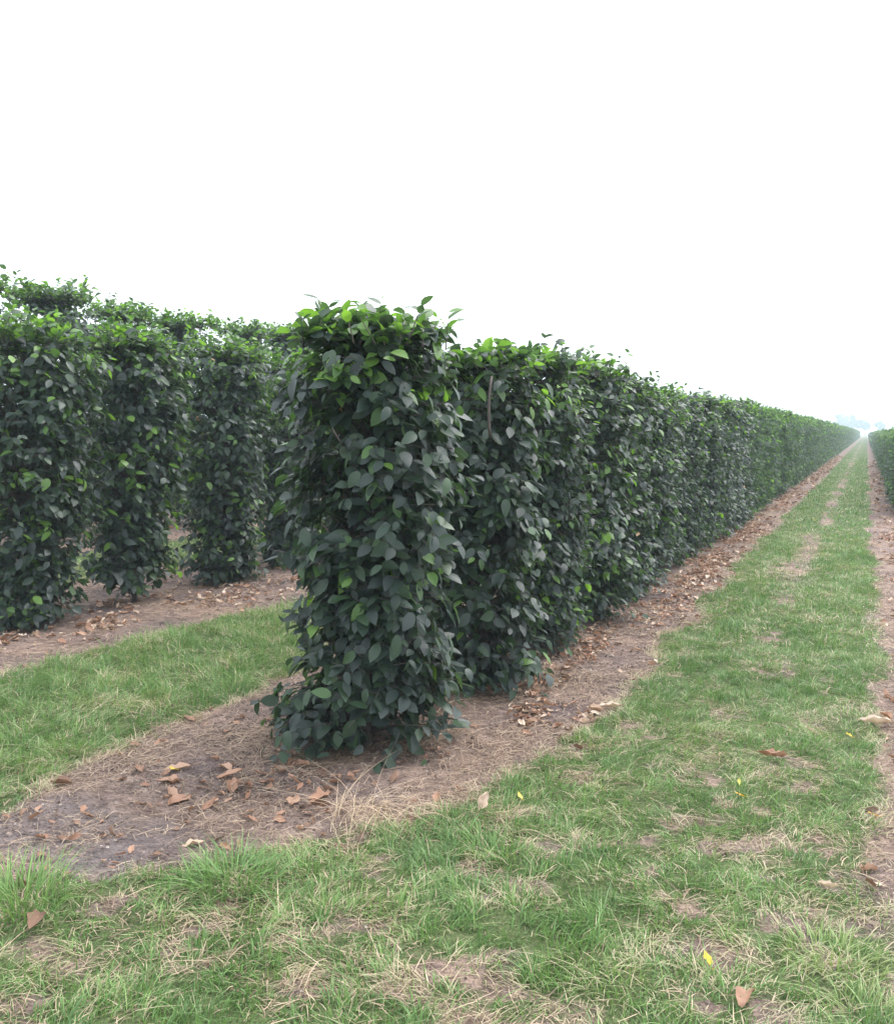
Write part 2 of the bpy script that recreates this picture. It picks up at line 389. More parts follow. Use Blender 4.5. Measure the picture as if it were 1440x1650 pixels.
def plant_geometry(seed, H, wx, wy, shoots, per, size, lod, z_prof=None, top_shoots=22, square=5.0, inner=0.16, young=0.05, bottom=0.08, twigs=True, stray=.06, sprig=(.06, .2), flare=(), level=.35):
    """leaf positions along shoots that grow from the stem to a clipped box-like surface; returns (leaf arrays, twig curves)"""
    rng = np.random.default_rng(seed)
    zp, sp = (z_prof if z_prof is not None else ([0, .12, .5, .9, 1.0], [0.8, 0.98, 1.0, 1.0, .94]))
    P, D, NN, S, T, tw = [], [], [], [], [], []
    def leaf(p, d, n, s, t):
        P.append(p); D.append(d); NN.append(n); S.append(s); T.append(t)
    sy = [young * .4]
    def tintv(lift):
        r = rng.random(); young = sy[0]
        if r < 0.0003: return rng.uniform(0.978, 1.0)
        if r < 0.0003 + young + lift: return rng.uniform(0.78, 0.96)
        return rng.beta(2.2, 2.4) * 0.8
    ph = rng.uniform(0, 100)
    SP = 7                                                    # shoots of one spray share a branch
    for i in range(shoots):
        is_top = rng.random() < 0.10
        if i % SP == 0:
            th_c = rng.uniform(0, 2 * math.pi); z_c = bottom + (i + SP * rng.random()) / shoots * (H - bottom - .02); r_c = rng.normal(0, .06); sy[0] = .65 if rng.random() < young * .7 else young * .3
        loose = rng.random() < .3
        th = rng.uniform(0, 2 * math.pi) if loose else th_c + rng.normal(0, .26)
        z = bottom + (i + rng.random()) / shoots * (H - bottom - 0.02) if loose else min(max(z_c + rng.normal(0, .045), bottom), H - .02)
        if is_top: z = H
        sc_ = np.interp(z / H, zp, sp)
        if i < len(flare): th, z = flare[i][0] + rng.normal(0, .12), flare[i][1]; is_top = False
        c, s = math.cos(th), math.sin(th)
        rr = 1.0 / ((abs(c) / (wx * sc_)) ** square + (abs(s) / (wy * sc_)) ** square) ** (1 / square)
        # lumps and hollows of the clipped face
        lump = float(noise2(ph + th * 1.5, z * 2.6, seed)) - 0.5
        rr *= 1 + 0.36 * lump + rng.normal(0, 0.045) + (0 if loose else r_c) + (rng.uniform(.12, .36) if rng.random() < stray else 0)
        if i < len(flare): rr = flare[i][2] * rng.uniform(.85, 1.1)
        if is_top: rr *= math.sqrt(rng.random())
        tip = np.array([c * rr, s * rr, z + (rng.normal(0, .035) if is_top else 0)])
        z0 = max(0.05, z - rr * rng.uniform(.25, .8))
        a = np.array([0, 0, z0])
        rad = np.array([c, s, 0.0])
        side = np.array([-s, c, 0.0])
        bend = side * rng.normal(0, 0.07) + np.array([0, 0, 0.05 + rng.normal(0, .03)])
        nseg = 6
        ts = np.linspace(0, 1, nseg)
        droop = -0.05 * ts ** 3 * (0 if is_top else 1)
        cur = a + (tip - a) * ts[:, None] + bend * (np.sin(ts * math.pi))[:, None]
        cur[:, 2] += droop
        tw.append(cur)
        ln = np.linalg.norm(tip - a)
        for k in range(per):
            if rng.random() < inner: t = rng.uniform(0.2, 0.7)
            else: t = 1 - (k / per) * min(0.85, 0.30 / max(ln, .05)) - rng.uniform(0, .04)
            t = max(t, 0.08)
            p = np.array([np.interp(t, ts, cur[:, q]) for q in range(3)])
            sgn = 1 if k % 2 else -1
            lat = side * sgn * rng.uniform(.25, 1.0)
            p = p + rng.normal(0, .018, 3)
            if is_top:
                d = rad * rng.uniform(.0, .9) + lat + np.array([0, 0, rng.uniform(-.3, .7)])
                n = np.array([0, 0, 1.0]) + rng.normal(0, .45, 3)
            else:
                d = rad * rng.uniform(.15, .8) + lat * 0.8 + np.array([0, 0, -rng.uniform(-.15, 1.0)]) + rng.normal(0, .15, 3)
                if rng.random() < level:                      # held level, seen almost edge-on from the lane
                    d[2] *= .5
                    n = rad * rng.uniform(-.1, .45) + np.array([0, 0, 1.0]) + rng.normal(0, .25, 3)
                else:
                    n = rad * rng.uniform(.25, 1.0) + np.array([0, 0, rng.uniform(.25, 1.0)]) + rng.normal(0, .28, 3)
            hi = max(0.0, z / H - 0.84) * 1.3
            leaf(p, d, n, size * rng.uniform(.55, 1.28), tintv(hi))
    for i in range(top_shoots):
        th = rng.uniform(0, 2 * math.pi); q = math.sqrt(rng.random()) * 0.95
        b = np.array([math.cos(th) * wx * q, math.sin(th) * wy * q, H - 0.06])
        ln = rng.uniform(*sprig)
        tipd = np.array([rng.normal(0, .4), rng.normal(0, .4), 1.0]); tipd /= np.linalg.norm(tipd)
        cur = b + np.linspace(0, 1, 4)[:, None] * tipd * ln
        tw.append(cur)
        nk = 5 if ln < .2 else 8
        for k in range(nk):
            p = b + tipd * ln * (0.25 + 0.75 * k / (nk - 1))
            an = rng.uniform(0, 2 * math.pi)
            d = np.array([math.cos(an), math.sin(an), rng.uniform(.1, 1.2)])
            n = np.array([rng.normal(0, .6), rng.normal(0, .6), 1.0])
            leaf(p, d, n, size * rng.uniform(.6, 1.05), rng.uniform(.55, .96))
    return [np.array(P), np.array(D), np.array(NN), np.array(S), np.array(T)], tw

def twig_mesh(name, tw, k=3):
    g = Geo()
    for c in tw:
        g.tube(c, np.linspace(.0042, .0012, len(c)), k)
    return g.build(name, M_bark)

def trunk_mesh(name, H, r, seed, lean=0.02):
    rng = np.random.default_rng(seed)
    g = Geo()
    z = np.linspace(-0.03, H * 0.93, 10)
    w = np.cumsum(rng.normal(0, lean, (10, 2)), 0); w -= w[0]
    rad = np.linspace(r, r * 0.3, 10); rad[0] *= 1.35
    g.tube(np.stack([w[:, 0] * .6, w[:, 1] * .6, z], -1), rad, 8)
    for i in range(9):                                       # limbs that carry the shoots
        k = rng.integers(1, 8); th = rng.uniform(0, 6.28); l = rng.uniform(.18, .32)
        b = np.array([w[k, 0] * .6, w[k, 1] * .6, z[k]])
        t = np.linspace(0, 1, 5)[:, None]
        g.tube(b + t * np.array([math.cos(th) * l, math.sin(th) * l, l * .9]) + np.array([0, 0, .05]) * t ** 2, np.linspace(.009, .004, 5), 5)
    return g.build(name, M_bark)

ORD = ("first second third fourth fifth sixth seventh eighth ninth tenth eleventh twelfth thirteenth fourteenth fifteenth sixteenth "
       "seventeenth eighteenth nineteenth twentieth twenty-first twenty-second twenty-third twenty-fourth twenty-fifth twenty-sixth "
       "twenty-seventh twenty-eighth twenty-ninth thirtieth thirty-first thirty-second thirty-third thirty-fourth").split()

def hornbeam(crown_me, twig_me, trunk_me, loc, rz=0, mirror=False, scale=(1, 1, 1)):
    root = obj('hornbeam', None, None, loc, rz)
    root.scale = (scale[0] * (-1 if mirror else 1), scale[1], scale[2])
    c = obj('crown', crown_me, root)
    if twig_me: obj('twigs', twig_me, c)
    obj('trunk', trunk_me, root)
    return root

def variant(seed, **kw):
    lv, tw = plant_geometry(seed, **kw)
    rng = np.random.default_rng(seed + 500)
    lod = kw['lod']
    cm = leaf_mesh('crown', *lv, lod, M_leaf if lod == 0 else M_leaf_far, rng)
    tm = twig_mesh('twigs', tw) if kw.get('twigs', True) else None
    km = trunk_mesh('trunk', kw['H'], 0.022, seed + 900)
    return cm, tm, km

G_MAIN = 'hornbeams of the long clipped middle row'
ROW_X = -2.15
# the free-standing first plant: narrow waist, foliage spilling out at the foot and the head
v0 = variant(11, H=2.0, wx=.37, wy=.36, level=.22, shoots=700, per=10, size=.086, lod=0, top_shoots=60, square=2.6, bottom=.03, young=.045, sprig=(.08, .24),
             flare=[(3.3, .16, .55), (3.5, .2, .56), (3.1, .24, .54), (3.7, .14, .55), (3.4, .3, .5), (3.2, .12, .52), (3.9, .1, .5), (3.5, .12, .5), (3.3, .2, .5), (3.1, .1, .5), (3.6, .24, .52), (3.0, .9, .5), (3.3, .95, .53), (3.5, 1.0, .5)],
             z_prof=([0, .05, .12, .25, .36, .45, .6, .8, .95, 1.0], [.98, 1.06, 1.02, .93, .90, .97, 1.04, 1.03, 1.02, .92]))
r = hornbeam(*v0, (-2.19, 4.15, 0))
tag(r, 'nearest hornbeam, standing free at the head of the middle row with big dark leaves', 'hedge tree', G_MAIN)
v1 = variant(12, H=1.96, wx=.40, wy=.39, shoots=680, per=10, size=.082, lod=0, top_shoots=40, square=2.8, young=.07, sprig=(.08, .2))
r = hornbeam(*v1, (ROW_X, 5.42, 0))
g = Geo(); zz = np.linspace(0, .33, 7)
g.tube(np.stack([.006 * np.sin(zz * 9), .045 * (zz / .165 - 1) ** 2, zz], -1), np.linspace(.0085, .006, 7), 8)
st = obj('bare_stem', g.build('bare_stem', M_bark), r, (.23, -.43, 1.53))
tag(st, 'bare brown upright stem showing near the top')
tag(r, 'second hornbeam of the middle row, with a bare brown stem showing near its top', 'hedge tree', G_MAIN)

near = [variant(20 + i, H=1.93 + .03 * i, wx=.40, wy=.42, level=.62, shoots=900, per=9, size=.068, lod=0, top_shoots=34, square=2.6, young=.10, sprig=(.06, .22)) for i in range(3)]
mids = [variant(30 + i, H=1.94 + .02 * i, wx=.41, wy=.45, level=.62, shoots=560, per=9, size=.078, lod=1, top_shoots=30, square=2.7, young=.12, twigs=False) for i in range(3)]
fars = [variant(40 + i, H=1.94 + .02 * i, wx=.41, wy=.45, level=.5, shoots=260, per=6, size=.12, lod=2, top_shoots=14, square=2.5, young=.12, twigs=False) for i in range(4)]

def row_plant(i, y, x, zs, rng):
    d = math.hypot(x, y)
    src = near if d < 17 else mids if d < 45 else fars
    k = rng.integers(0, len(src)); cm, tm, km = src[k]
    sclz = zs * rng.uniform(.955, 1.04)
    loc = (x + rng.normal(0, .025), y, 0)
    rz = math.pi * rng.integers(0, 2) + rng.normal(0, .03)
    sca = (rng.uniform(.95, 1.05), rng.uniform(.96, 1.06), sclz)
    mir = bool(rng.integers(0, 2))
    if d < 40:
        o = hornbeam(cm, tm, km, loc, rz, mir, sca)
        o.rotation_euler = (rng.normal(0, .018), rng.normal(0, .018), rz)
        return o
    o = obj('hornbeam', cm, None, loc, rz)
    o.scale = (sca[0] * (-1 if mir else 1), sca[1], sca[2])
    return o

rng = np.random.default_rng(5)
N_MAIN, N_RIGHT = 200, 78
STEP = 1.12
for i in range(N_MAIN - 2):
    y = 5.45 + STEP * (i + 1)
    o = row_plant(i, y, ROW_X, 1.0, rng)
    if i < 31:
        tag(o, ORD[i + 2] + ' hornbeam from the near end of the long middle row, joined to its neighbours', 'hedge tree', G_MAIN)
    else:
        tag(o, 'hazy hornbeam past the thirty-third of the long middle row, merged with its neighbours', 'hedge tree', 'merged far hornbeams of the middle row')
G_RIGHT = 'hornbeams of the low row along the grass path'
for i in range(N_RIGHT):
    y = 20.6 + STEP * i
    o = row_plant(i, y, 1.02, 0.815, rng)
    if i < 8:
        tag(o, ORD[i] + ' hornbeam in view in the low row across the path', 'hedge tree', G_RIGHT)
    else:
        tag(o, 'distant hornbeam past the eighth in the low row across the path', 'hedge tree', 'merged far hornbeams of the low row')

# the second row: separate plants with narrow feet, the ground shows between them
PROF2 = ([0, .06, .12, .22, .36, .5, .7, .95, 1.0], [.5, .66, .74, .72, .80, .98, 1.08, 1.08, .98])
row2v = [variant(60 + i, H=2.14 + .03 * i, wx=.37, wy=.52 - .01 * i, shoots=800, per=9, size=.078, lod=0, top_shoots=80, square=2.6, young=.11, sprig=(.06, .32), bottom=b, z_prof=PROF2)
         for i, b in enumerate((.04, .27, .10))]
G2 = 'separate hornbeams of the second row'
R2 = [(5.32, 0, 1.0), (6.45, 1, 1.0), (7.72, 2, .99), (8.95, 0, 1.0), (10.15, 1, 1.0), (11.35, 2, 1.0), (12.55, 0, 1.0), (13.75, 1, 1.0)]
L2 = ['dark hornbeam cut by the frame edge, its leaves reaching down to the bed', 'hornbeam on a short bare trunk, between the frame-edge tree and a darker one',
      'darkest hornbeam of the second row, beside the big free-standing one']
for i, (y, k, s) in enumerate(R2):
    o = hornbeam(*row2v[k], (-5.68, y, 0), 0 if i < 3 else math.pi, i % 2 == 1, (1, 1, s))
    tag(o, L2[i] if i < 3 else ORD[i] + ' hornbeam of the second row, mostly hidden behind the free-standing one', 'hedge tree', G2)

PROF3 = ([0, .1, .25, .5, .75, .93, 1.0], [.5, .7, .85, .95, 1.12, 1.0, .62])
row3v = [variant(70 + i, H=3.02 + .05 * i, wx=.44, wy=.62, shoots=860, per=9, size=.082, lod=0, top_shoots=130, square=2.2, young=.12, sprig=(.1, .34), bottom=.25, z_prof=PROF3)
         for i in range(2)]
G3 = 'tall hornbeams of the third row'
L3 = ['tall hornbeam with a broad leafy head against the sky, above the frame-edge tree', 'tall hornbeam of the back row with a loose head, next after the broad-headed one',
      'tall hornbeam of the back row with a ragged top of upright sprigs', 'short-headed hornbeam of the back row, just clearing the second row',
      'tall narrow-headed hornbeam of the back row standing alone against the sky', 'tall hornbeam of the back row half hidden by the free-standing one',
      'tall back-row hornbeam hidden lower down by the free-standing one', 'tall back-row hornbeam deep behind the free-standing one']
for i, (y, s) in enumerate([(7.85, .98), (9.05, .97), (10.25, .96), (11.5, .945), (13.15, .965), (14.3, .975), (14.75, 1.0), (15.95, 1.0)]):
    o = hornbeam(*row3v[i % 2], (-9.28, y, 0), (i * 1.7) % 6.28, i % 3 == 1, (1, 1, s))
    tag(o, (['tall back-row hornbeam cut by the frame edge, only its top showing'] + L3)[i], 'hedge tree', G3)

# the rest of both long rows, too far to tell plants apart
def far_row(x, y0, y1, zs):
    lv, _ = plant_geometry(91, H=1.95 * zs, wx=.42, wy=.56, shoots=70, per=6, size=.22, lod=2, top_shoots=4, square=6.0, young=.08)
    out = []
    r_ = np.random.default_rng(int(y0))
    for y in np.arange(y0, y1, STEP):
        s = -1 if r_.random() < .5 else 1
        out.append([lv[0] * [s, 1, 1] + [x, y, 0], lv[1] * [s, 1, 1], lv[2] * [s, 1, 1], lv[3], lv[4]])
    return [np.concatenate(z) for z in zip(*out)]
a = far_row(ROW_X, 5.45 + STEP * (N_MAIN - 1), 300, 1.0); b = far_row(1.02, 20.6 + STEP * N_RIGHT, 300, .8)
lv = [np.concatenate(z) for z in zip(a, b)]
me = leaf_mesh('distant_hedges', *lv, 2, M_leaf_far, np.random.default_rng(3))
tag(obj('distant_hedges', me), 'hazy far ends of both hedge rows running to the vanishing point', 'hedges', kind='stuff')

# ------------------------------------------------------------------ trees on the horizon
def far_tree(name, loc, H, W, seed, label, base=.18):
    rng = np.random.default_rng(seed)
    root = obj(name, None, None, loc)
    n = 1500
    blobs = rng.normal(0, .42, (9, 3)) * [W * .5, W * .5, H * (1 - base) * .42] + [0, 0, H * (base + (1 - base) * .52)]
    k = rng.integers(0, 9, n)
    r0 = rng.uniform(.45, 1.0, 9)[k][:, None] * np.array([W * .30, W * .30, H * .2])
    v = norm(rng.normal(0, 1, (n, 3)))
    P = blobs[k] + v * r0 * rng.uniform(.6, 1.05, (n, 1))
    P[:, 2] = np.clip(P[:, 2], H * base * .8, H)
    D = norm(rng.normal(0, 1, (n, 3))); NN = v + rng.normal(0, .5, (n, 3)) + [0, 0, .5]
    me = leaf_mesh('crown', P, D, NN, rng.uniform(.5, 1.1, n), rng.beta(2, 2, n) * .8, 2, M_leaf_far, rng)
    obj('crown', me, root)
    g = Geo()
    z = np.linspace(-.1, H * .75, 6)
    g.tube(np.stack([z * .01, z * .015, z], -1), np.linspace(.035 * H, .01 * H, 6), 7)
    for i in range(6):
        th = rng.uniform(0, 6.28); t = np.linspace(0, 1, 4)[:, None]
        g.tube(np.array([0, 0, H * rng.uniform(.25, .5)]) + t * np.array([math.cos(th) * W * .35, math.sin(th) * W * .35, H * .28]), np.linspace(.012 * H, .004 * H, 4), 5)
    obj('trunk', g.build('trunk', M_bark), root)
    tag(root, label, 'tree', 'hazy trees on the horizon')
far_tree('oak_tree', (-0.3, 500, 0), 7.6, 5.6, 1, 'pale round tree standing alone where the grass path vanishes')
far_tree('oak_tree', (6.6, 500, 0), 7.0, 5.2, 2, 'small pale round tree above the low row of hornbeams')
far_tree('oak_tree', (-6.0, 505, 0), 10.0, 7.5, 3, 'hazy tree with a wide crown, next to the round tree at the path end')
far_tree('oak_tree', (-12.0, 500, 0), 10.6, 8.0, 4, 'tallest hazy tree in the pale clump over the far hedge end', .12)
far_tree('oak_tree', (-17.5, 510, 0), 7.4, 6.0, 5, 'low hazy tree at the clump edge, rising just over the hedge')
far_tree('oak_tree', (13.5, 520, 0), 6.4, 4.6, 6, 'faint pale tree at the frame edge above the low row')
far_tree('oak_tree', (-28.0, 560, 0), 11.6, 6.0, 7, 'very faint pale tree alone above the long hedge top')

# ------------------------------------------------------------------ grass, straw and leaf litter
def blades(x, y, h, w, lean, az, tint, rng, seg=3):
    n = len(x)
    z = ground_z(x, y) - .004
    t = np.linspace(0, 1, seg + 1)
    dirv = np.stack([np.cos(az), np.sin(az)], -1)
    fa = az + math.pi / 2 + rng.normal(0, .7, n)
    sidev = np.stack([np.cos(fa), np.sin(fa)], -1)
    V = []
    for q in t:
        bx = x + dirv[:, 0] * lean * h * q ** 1.8; by = y + dirv[:, 1] * lean * h * q ** 1.8
        bz = z + h * (q - .32 * np.minimum(lean, 1.6) * q * q)
        ww = w * .5 * (1 - q ** 2.2)
        if q < 1:
            V.append(np.stack([bx - sidev[:, 0] * ww, by - sidev[:, 1] * ww, bz], -1))
            V.append(np.stack([bx + sidev[:, 0] * ww, by + sidev[:, 1] * ww, bz], -1))
        else:
            V.append(np.stack([bx, by, bz], -1))
    k = len(V); V = np.stack(V, 1)
    off = (np.arange(n) * k)[:, None, None]
    q = np.array([[2 * i, 2 * i + 1, 2 * i + 3, 2 * i + 2] for i in range(seg - 1)])
    tt = np.array([[k - 3, k - 2, k - 1]])
    return V.reshape(-1, 3), [(q[None] + off).reshape(-1, 4), (tt[None] + off).reshape(-1, 3)], np.repeat(tint, k)

def join(parts):
    V, F4, F3, T, n = [], [], [], [], 0
    for v, f, t in parts:
        V.append(v); F4.append(f[0] + n); F3.append(f[1] + n); T.append(t); n += len(v)
    return np.concatenate(V), [np.concatenate(F4), np.concatenate(F3)], np.concatenate(T)

def scatter(n, x0, x1, y0, y1, rng):
    return rng.uniform(x0, x1, n), rng.uniform(y0, y1, n)

def grass_set(n, x0, x1, y0, y1, hm, wm, rng, fade=None, fringe=False):
    x, y = scatter(n, x0, x1, y0, y1, rng)
    b = bareness(x, y)
    clump = np.clip((fbm(x * 7, y * 7, 61) * .55 + noise2(x * 19, y * 19, 63) * .45 - .5) * 1.5 + .5, 0, 1)
    keep = rng.random(n) < np.clip(1.08 - b * 1.1, 0.02 * (b < .98), 1) * np.clip(.02 + 1.6 * clump, 0.16, 1)
    if fringe: keep = rng.random(n) < ((b > .35) & (b < .99)) * np.clip(clump * 1.6 - .3, 0, 1)
    if fade: keep &= rng.random(n) < np.clip((fade[1] - y) / (fade[1] - fade[0]), 0, 1)
    x, y, b, clump = x[keep], y[keep], b[keep], clump[keep]
    n = len(x)
    h = hm * rng.gamma(6, 1 / 6, n) * (.35 + 1.3 * clump) * (1 - .45 * b)
    az = fbm(x * 5, y * 5, 71) * 12 + rng.normal(0, 1.0, n)
    lean = np.abs(rng.normal(.6, .65, n))
    dry = fbm(x * 2.2, y * 2.2, 81) * .65 + noise2(x * 9, y * 9, 83) * .35
    tint = np.clip(rng.beta(2, 2.4, n) * .66 + (dry - .5) * .7 - .03, 0, .78)
    ds = rng.random(n) < np.clip(.19 + (dry - .5) * 1.3 + b * .8, .06, .9)
    tint = np.where(ds, rng.uniform(.74, 1, n), tint)
    if fringe: ds[:] = True; tint = rng.uniform(.8, 1, n)
    lean = np.where(ds, lean + .8, lean); h = np.where(ds, h * .8, h)
    return blades(x, y, h, wm * rng.uniform(.6, 1.3, n), lean, az, tint, rng)

rng = np.random.default_rng(21)
parts = [
    grass_set(190000, -3.6, 1.3, .9, 3.6, .040, .0038, rng),
    grass_set(95000, -1.7, .5, 3.6, 7.5, .038, .0036, rng),
    grass_set(70000, -1.7, .5, 7.5, 16, .046, .0062, rng),
    grass_set(60000, -1.7, .5, 16, 90, .05, .016, rng, fade=(28, 85)),
    grass_set(90000, -5.2, -2.7, 2.2, 7.0, .055, .004, rng),
    grass_set(24000, -5.2, -2.7, 7.0, 14, .055, .007, rng),
    grass_set(34000, -8.6, -3.6, .8, 3.2, .055, .005, rng),
    grass_set(14000, -8.8, -6.5, 3.2, 16, .055, .008, rng),
    grass_set(60000, -3.5, -1.1, 2.2, 8, .06, .003, rng, fringe=True),
    grass_set(30000, -1.6, .4, 1.8, 6, .045, .003, rng, fringe=True),
    grass_set(14000, 1.3, 4.5, 1.0, 4.5, .05, .006, rng),
]
v, f, t = join(parts)
tag(obj('grass', make_mesh('grass', v, f, M_grass, attrs={'tint': t})), 'mown grass strips between the beds and across the headland', 'grass', kind='stuff')

def straw_set(n, x0, x1, y0, y1, lm, wm, rng):
    x, y = scatter(n, x0, x1, y0, y1, rng)
    b = bareness(x, y)
    d = fbm(x * 2.6, y * 2.6, 101)
    keep = rng.random(n) < np.clip(.28 + .8 * b, 0, 1) * np.clip((d - .34) * 2.6, .05, 1) * (1 - .85 * clayness(x, y))
    x, y = x[keep], y[keep]; n = len(x)
    az = rng.uniform(0, 6.283, n)
    h = lm * rng.gamma(3, 1 / 3, n)
    t = np.linspace(0, 1, 4)
    dv = np.stack([np.cos(az), np.sin(az)], -1); sv = np.stack([-np.sin(az), np.cos(az)], -1)
    bend = rng.normal(0, .22, n); lift = np.abs(rng.normal(0, .10, n))
    V = []
    for q in t:
        bx = x + dv[:, 0] * h * q + sv[:, 0] * bend * h * q * q; by = y + dv[:, 1] * h * q + sv[:, 1] * bend * h * q * q
        bz = ground_z(bx, by) + .004 + lift * h * np.sin(q * 2.4) + rng.uniform(0, .004, n)
        ww = wm * (.5 if q < 1 else .15)
        V.append(np.stack([bx - sv[:, 0] * ww, by - sv[:, 1] * ww, bz], -1))
        V.append(np.stack([bx + sv[:, 0] * ww, by + sv[:, 1] * ww, bz + .0008], -1))
    V = np.stack(V, 1); k = 8
    off = (np.arange(n) * k)[:, None, None]
    q4 = np.array([[2 * i, 2 * i + 1, 2 * i + 3, 2 * i + 2] for i in range(3)])
    return V.reshape(-1, 3), [(q4[None] + off).reshape(-1, 4), np.zeros((0, 3), int)], np.repeat(rng.beta(2, 2, n), k)

rng = np.random.default_rng(31)
parts = [straw_set(40000, -3.5, -1.1, 2.1, 6.5, .055, .0022, rng), straw_set(16000, -1.9, -1.1, 6.5, 20, .08, .004, rng),
         straw_set(9000, 0.0, 1.8, 2.8, 12, .07, .003, rng), straw_set(12000, -6.6, -4.5, 3.2, 9, .07, .003, rng),
         straw_set(40000, -3.2, .5, 1.4, 6, .05, .0022, rng), straw_set(12000, -1.4, .3, 6, 16, .06, .004, rng), straw_set(4000, -9.8, -8.2, 5, 14, .08, .005, rng)]
v, f, t = join(parts)
tag(obj('straw_litter', make_mesh('straw_litter', v, [f[0]], M_straw, attrs={'tint': t})), 'dead straw strewn over the bare planting beds', 'straw', kind='stuff')

rng = np.random.default_rng(77)
def clods(n, x0, x1, y0, y1, r):
    x, y = scatter(n, x0, x1, y0, y1, rng)
    b = bareness(x, y)
    keep = rng.random(n) < np.clip(b * 1.3 - .3, 0, 1) * np.clip(fbm(x * 5, y * 5, 141) * 2.4 - .7, .04, 1)
    x, y = x[keep], y[keep]; n = len(x)
    o = np.array([(1, 0, 0), (.3, .95, 0), (-.8, .6, 0), (-.8, -.6, 0), (.3, -.95, 0), (.1, .1, .8), (0, 0, -.6)])
    rr = r * rng.gamma(2.2, .45, n)
    V = o[None] * rng.uniform(.6, 1.3, (n, 7, 3))
    a = rng.uniform(0, 6.283, n); c, s_ = np.cos(a)[:, None], np.sin(a)[:, None]
    V = np.stack([V[..., 0] * c - V[..., 1] * s_, V[..., 0] * s_ + V[..., 1] * c, V[..., 2]], -1) * rr[:, None, None]
    V += np.stack([x, y, ground_z(x, y) + rr * .15], -1)[:, None]
    t = np.array([(i, (i + 1) % 5, 5) for i in range(5)] + [((i + 1) % 5, i, 6) for i in range(5)])
    return V.reshape(-1, 3), (t[None] + (np.arange(n) * 7)[:, None, None]).reshape(-1, 3), np.repeat(rng.random(n), 7)
V, F, T, k = [], [], [], 0
for args in ((60000, -3.4, -1.1, 2.1, 6, .0034), (12000, -1.9, -1.1, 6, 18, .006), (12000, -6.8, -4.5, 3.2, 10, .005), (8000, 0, 1.5, 2.6, 12, .005), (16000, -1.4, .3, 2, 7, .0035)):
    v, f, t = clods(*args); V.append(v); F.append(f + k); T.append(t); k += len(v)
M_clod = leaf_material('soil_clod', [(0, (0.07, 0.052, 0.045)), (.5, (0.16, 0.12, 0.10)), (.95, (0.27, 0.21, 0.175)), (1, (.42, .36, .31))], tr=0.0, rough=.95, veins=False, spec=.1)
tag(obj('soil_clods', make_mesh('soil_clods', np.concatenate(V), [np.concatenate(F)], M_clod, attrs={'tint': np.concatenate(T)}, smooth=False)),
    'crumbs and clods of earth scattered over the bare beds', 'soil clods', kind='stuff')

def curled_leaf(rng, L, curl, twist):
    """a dead leaf: 8 x 5 grid rolled across, bent along, crumpled, with a torn uneven outline"""
    t = np.linspace(0, 1, 8)
    w = np.array([.02, .14, .23, .27, .25, .19, .10, .008]) * rng.uniform(.75, 1.2)
    ju = rng.uniform(.7, 1.15, (8, 2)); bendl = rng.normal(0, .45); cr = rng.uniform(.02, .075)
    V = []
    for i, (a, b) in enumerate(zip(t, w)):
        for j, s in enumerate((-1, -.5, 0, .5, 1)):
            bb = b * (ju[i, 0] if s < 0 else ju[i, 1])
            an = curl * s * rng.uniform(.85, 1.15)
            x = bb * s * math.cos(an * .6) + .12 * bendl * (a - .5) ** 2
            z = bb * abs(math.sin(an)) * .9 + (.3 * curl + .2 * bendl) * (a - .5) ** 2 + rng.normal(0, cr) * (.4 if s == 0 else 1) * (b > .05)
            z += twist * .14 * s * (a - .5)
            V.append((x * L, (a - .5) * L, z * L))
    q = [[5 * i + j, 5 * i + j + 1, 5 * i + j + 6, 5 * i + j + 5] for i in range(7) for j in range(4)]
    return np.array(V), np.array(q)

rng = np.random.default_rng(41)
def litter(n, x0, x1, y0, y1, L, hug, width, G, top=1.0):
    x, y = scatter(n, x0, x1, y0, y1, rng)
    b = bareness(x, y); cl = fbm(x * 3.3, y * 2.0, 111)
    keep = rng.random(n) < (b > .5) * np.clip(np.exp(-np.abs(x - hug) / width), 0, 1) * np.clip((cl - .35) * 3.5, .03, 1)
    for px, py in zip(x[keep], y[keep]):
        V, q = curled_leaf(rng, L * rng.uniform(.55, 1.25), rng.uniform(.1, 1.5), rng.normal(0, 1))
        a, tl, rl = rng.uniform(0, 6.28), rng.normal(0, .3), rng.normal(0, .4)
        Rm = mathutils.Euler((tl, rl, a)).to_matrix()
        V = V @ np.array(Rm).T
        V[:, 2] += ground_z(px, py) + .006 - V[:, 2].min() * .9; V[:, 0] += px; V[:, 1] += py
        G.add(V, q, a=rng.beta(1.7, 1.2) * top)
G = Geo()
litter(4200, -2.1, -1.2, 4.5, 9, .06, -1.66, .16, G)
litter(6500, -2.0, -1.25, 9, 22, .075, -1.64, .2, G)
litter(4000, -2.0, -1.25, 22, 70, .12, -1.6, .22, G)
litter(900, -3.2, -1.3, 2.3, 4.6, .05, -2.4, .6, G, .72)
litter(130, -2.8, -1.8, 3.15, 3.95, .085, -2.35, .4, G, .72)
litter(4500, -6.2, -4.6, 3.3, 10, .07, -5.35, .3, G)
litter(700, -9.6, -8.2, 5, 14, .1, -8.9, .4, G)
litter(2200, .1, .9, 3.3, 22, .07, .5, .3, G)
litter(1200, .1, .9, 22, 60, .13, .5, .3, G)
tag(obj('leaf_litter', G.build('leaf_litter', M_dead)), 'brown leaf litter lying along the feet of the hedges', 'leaf litter', kind='stuff')

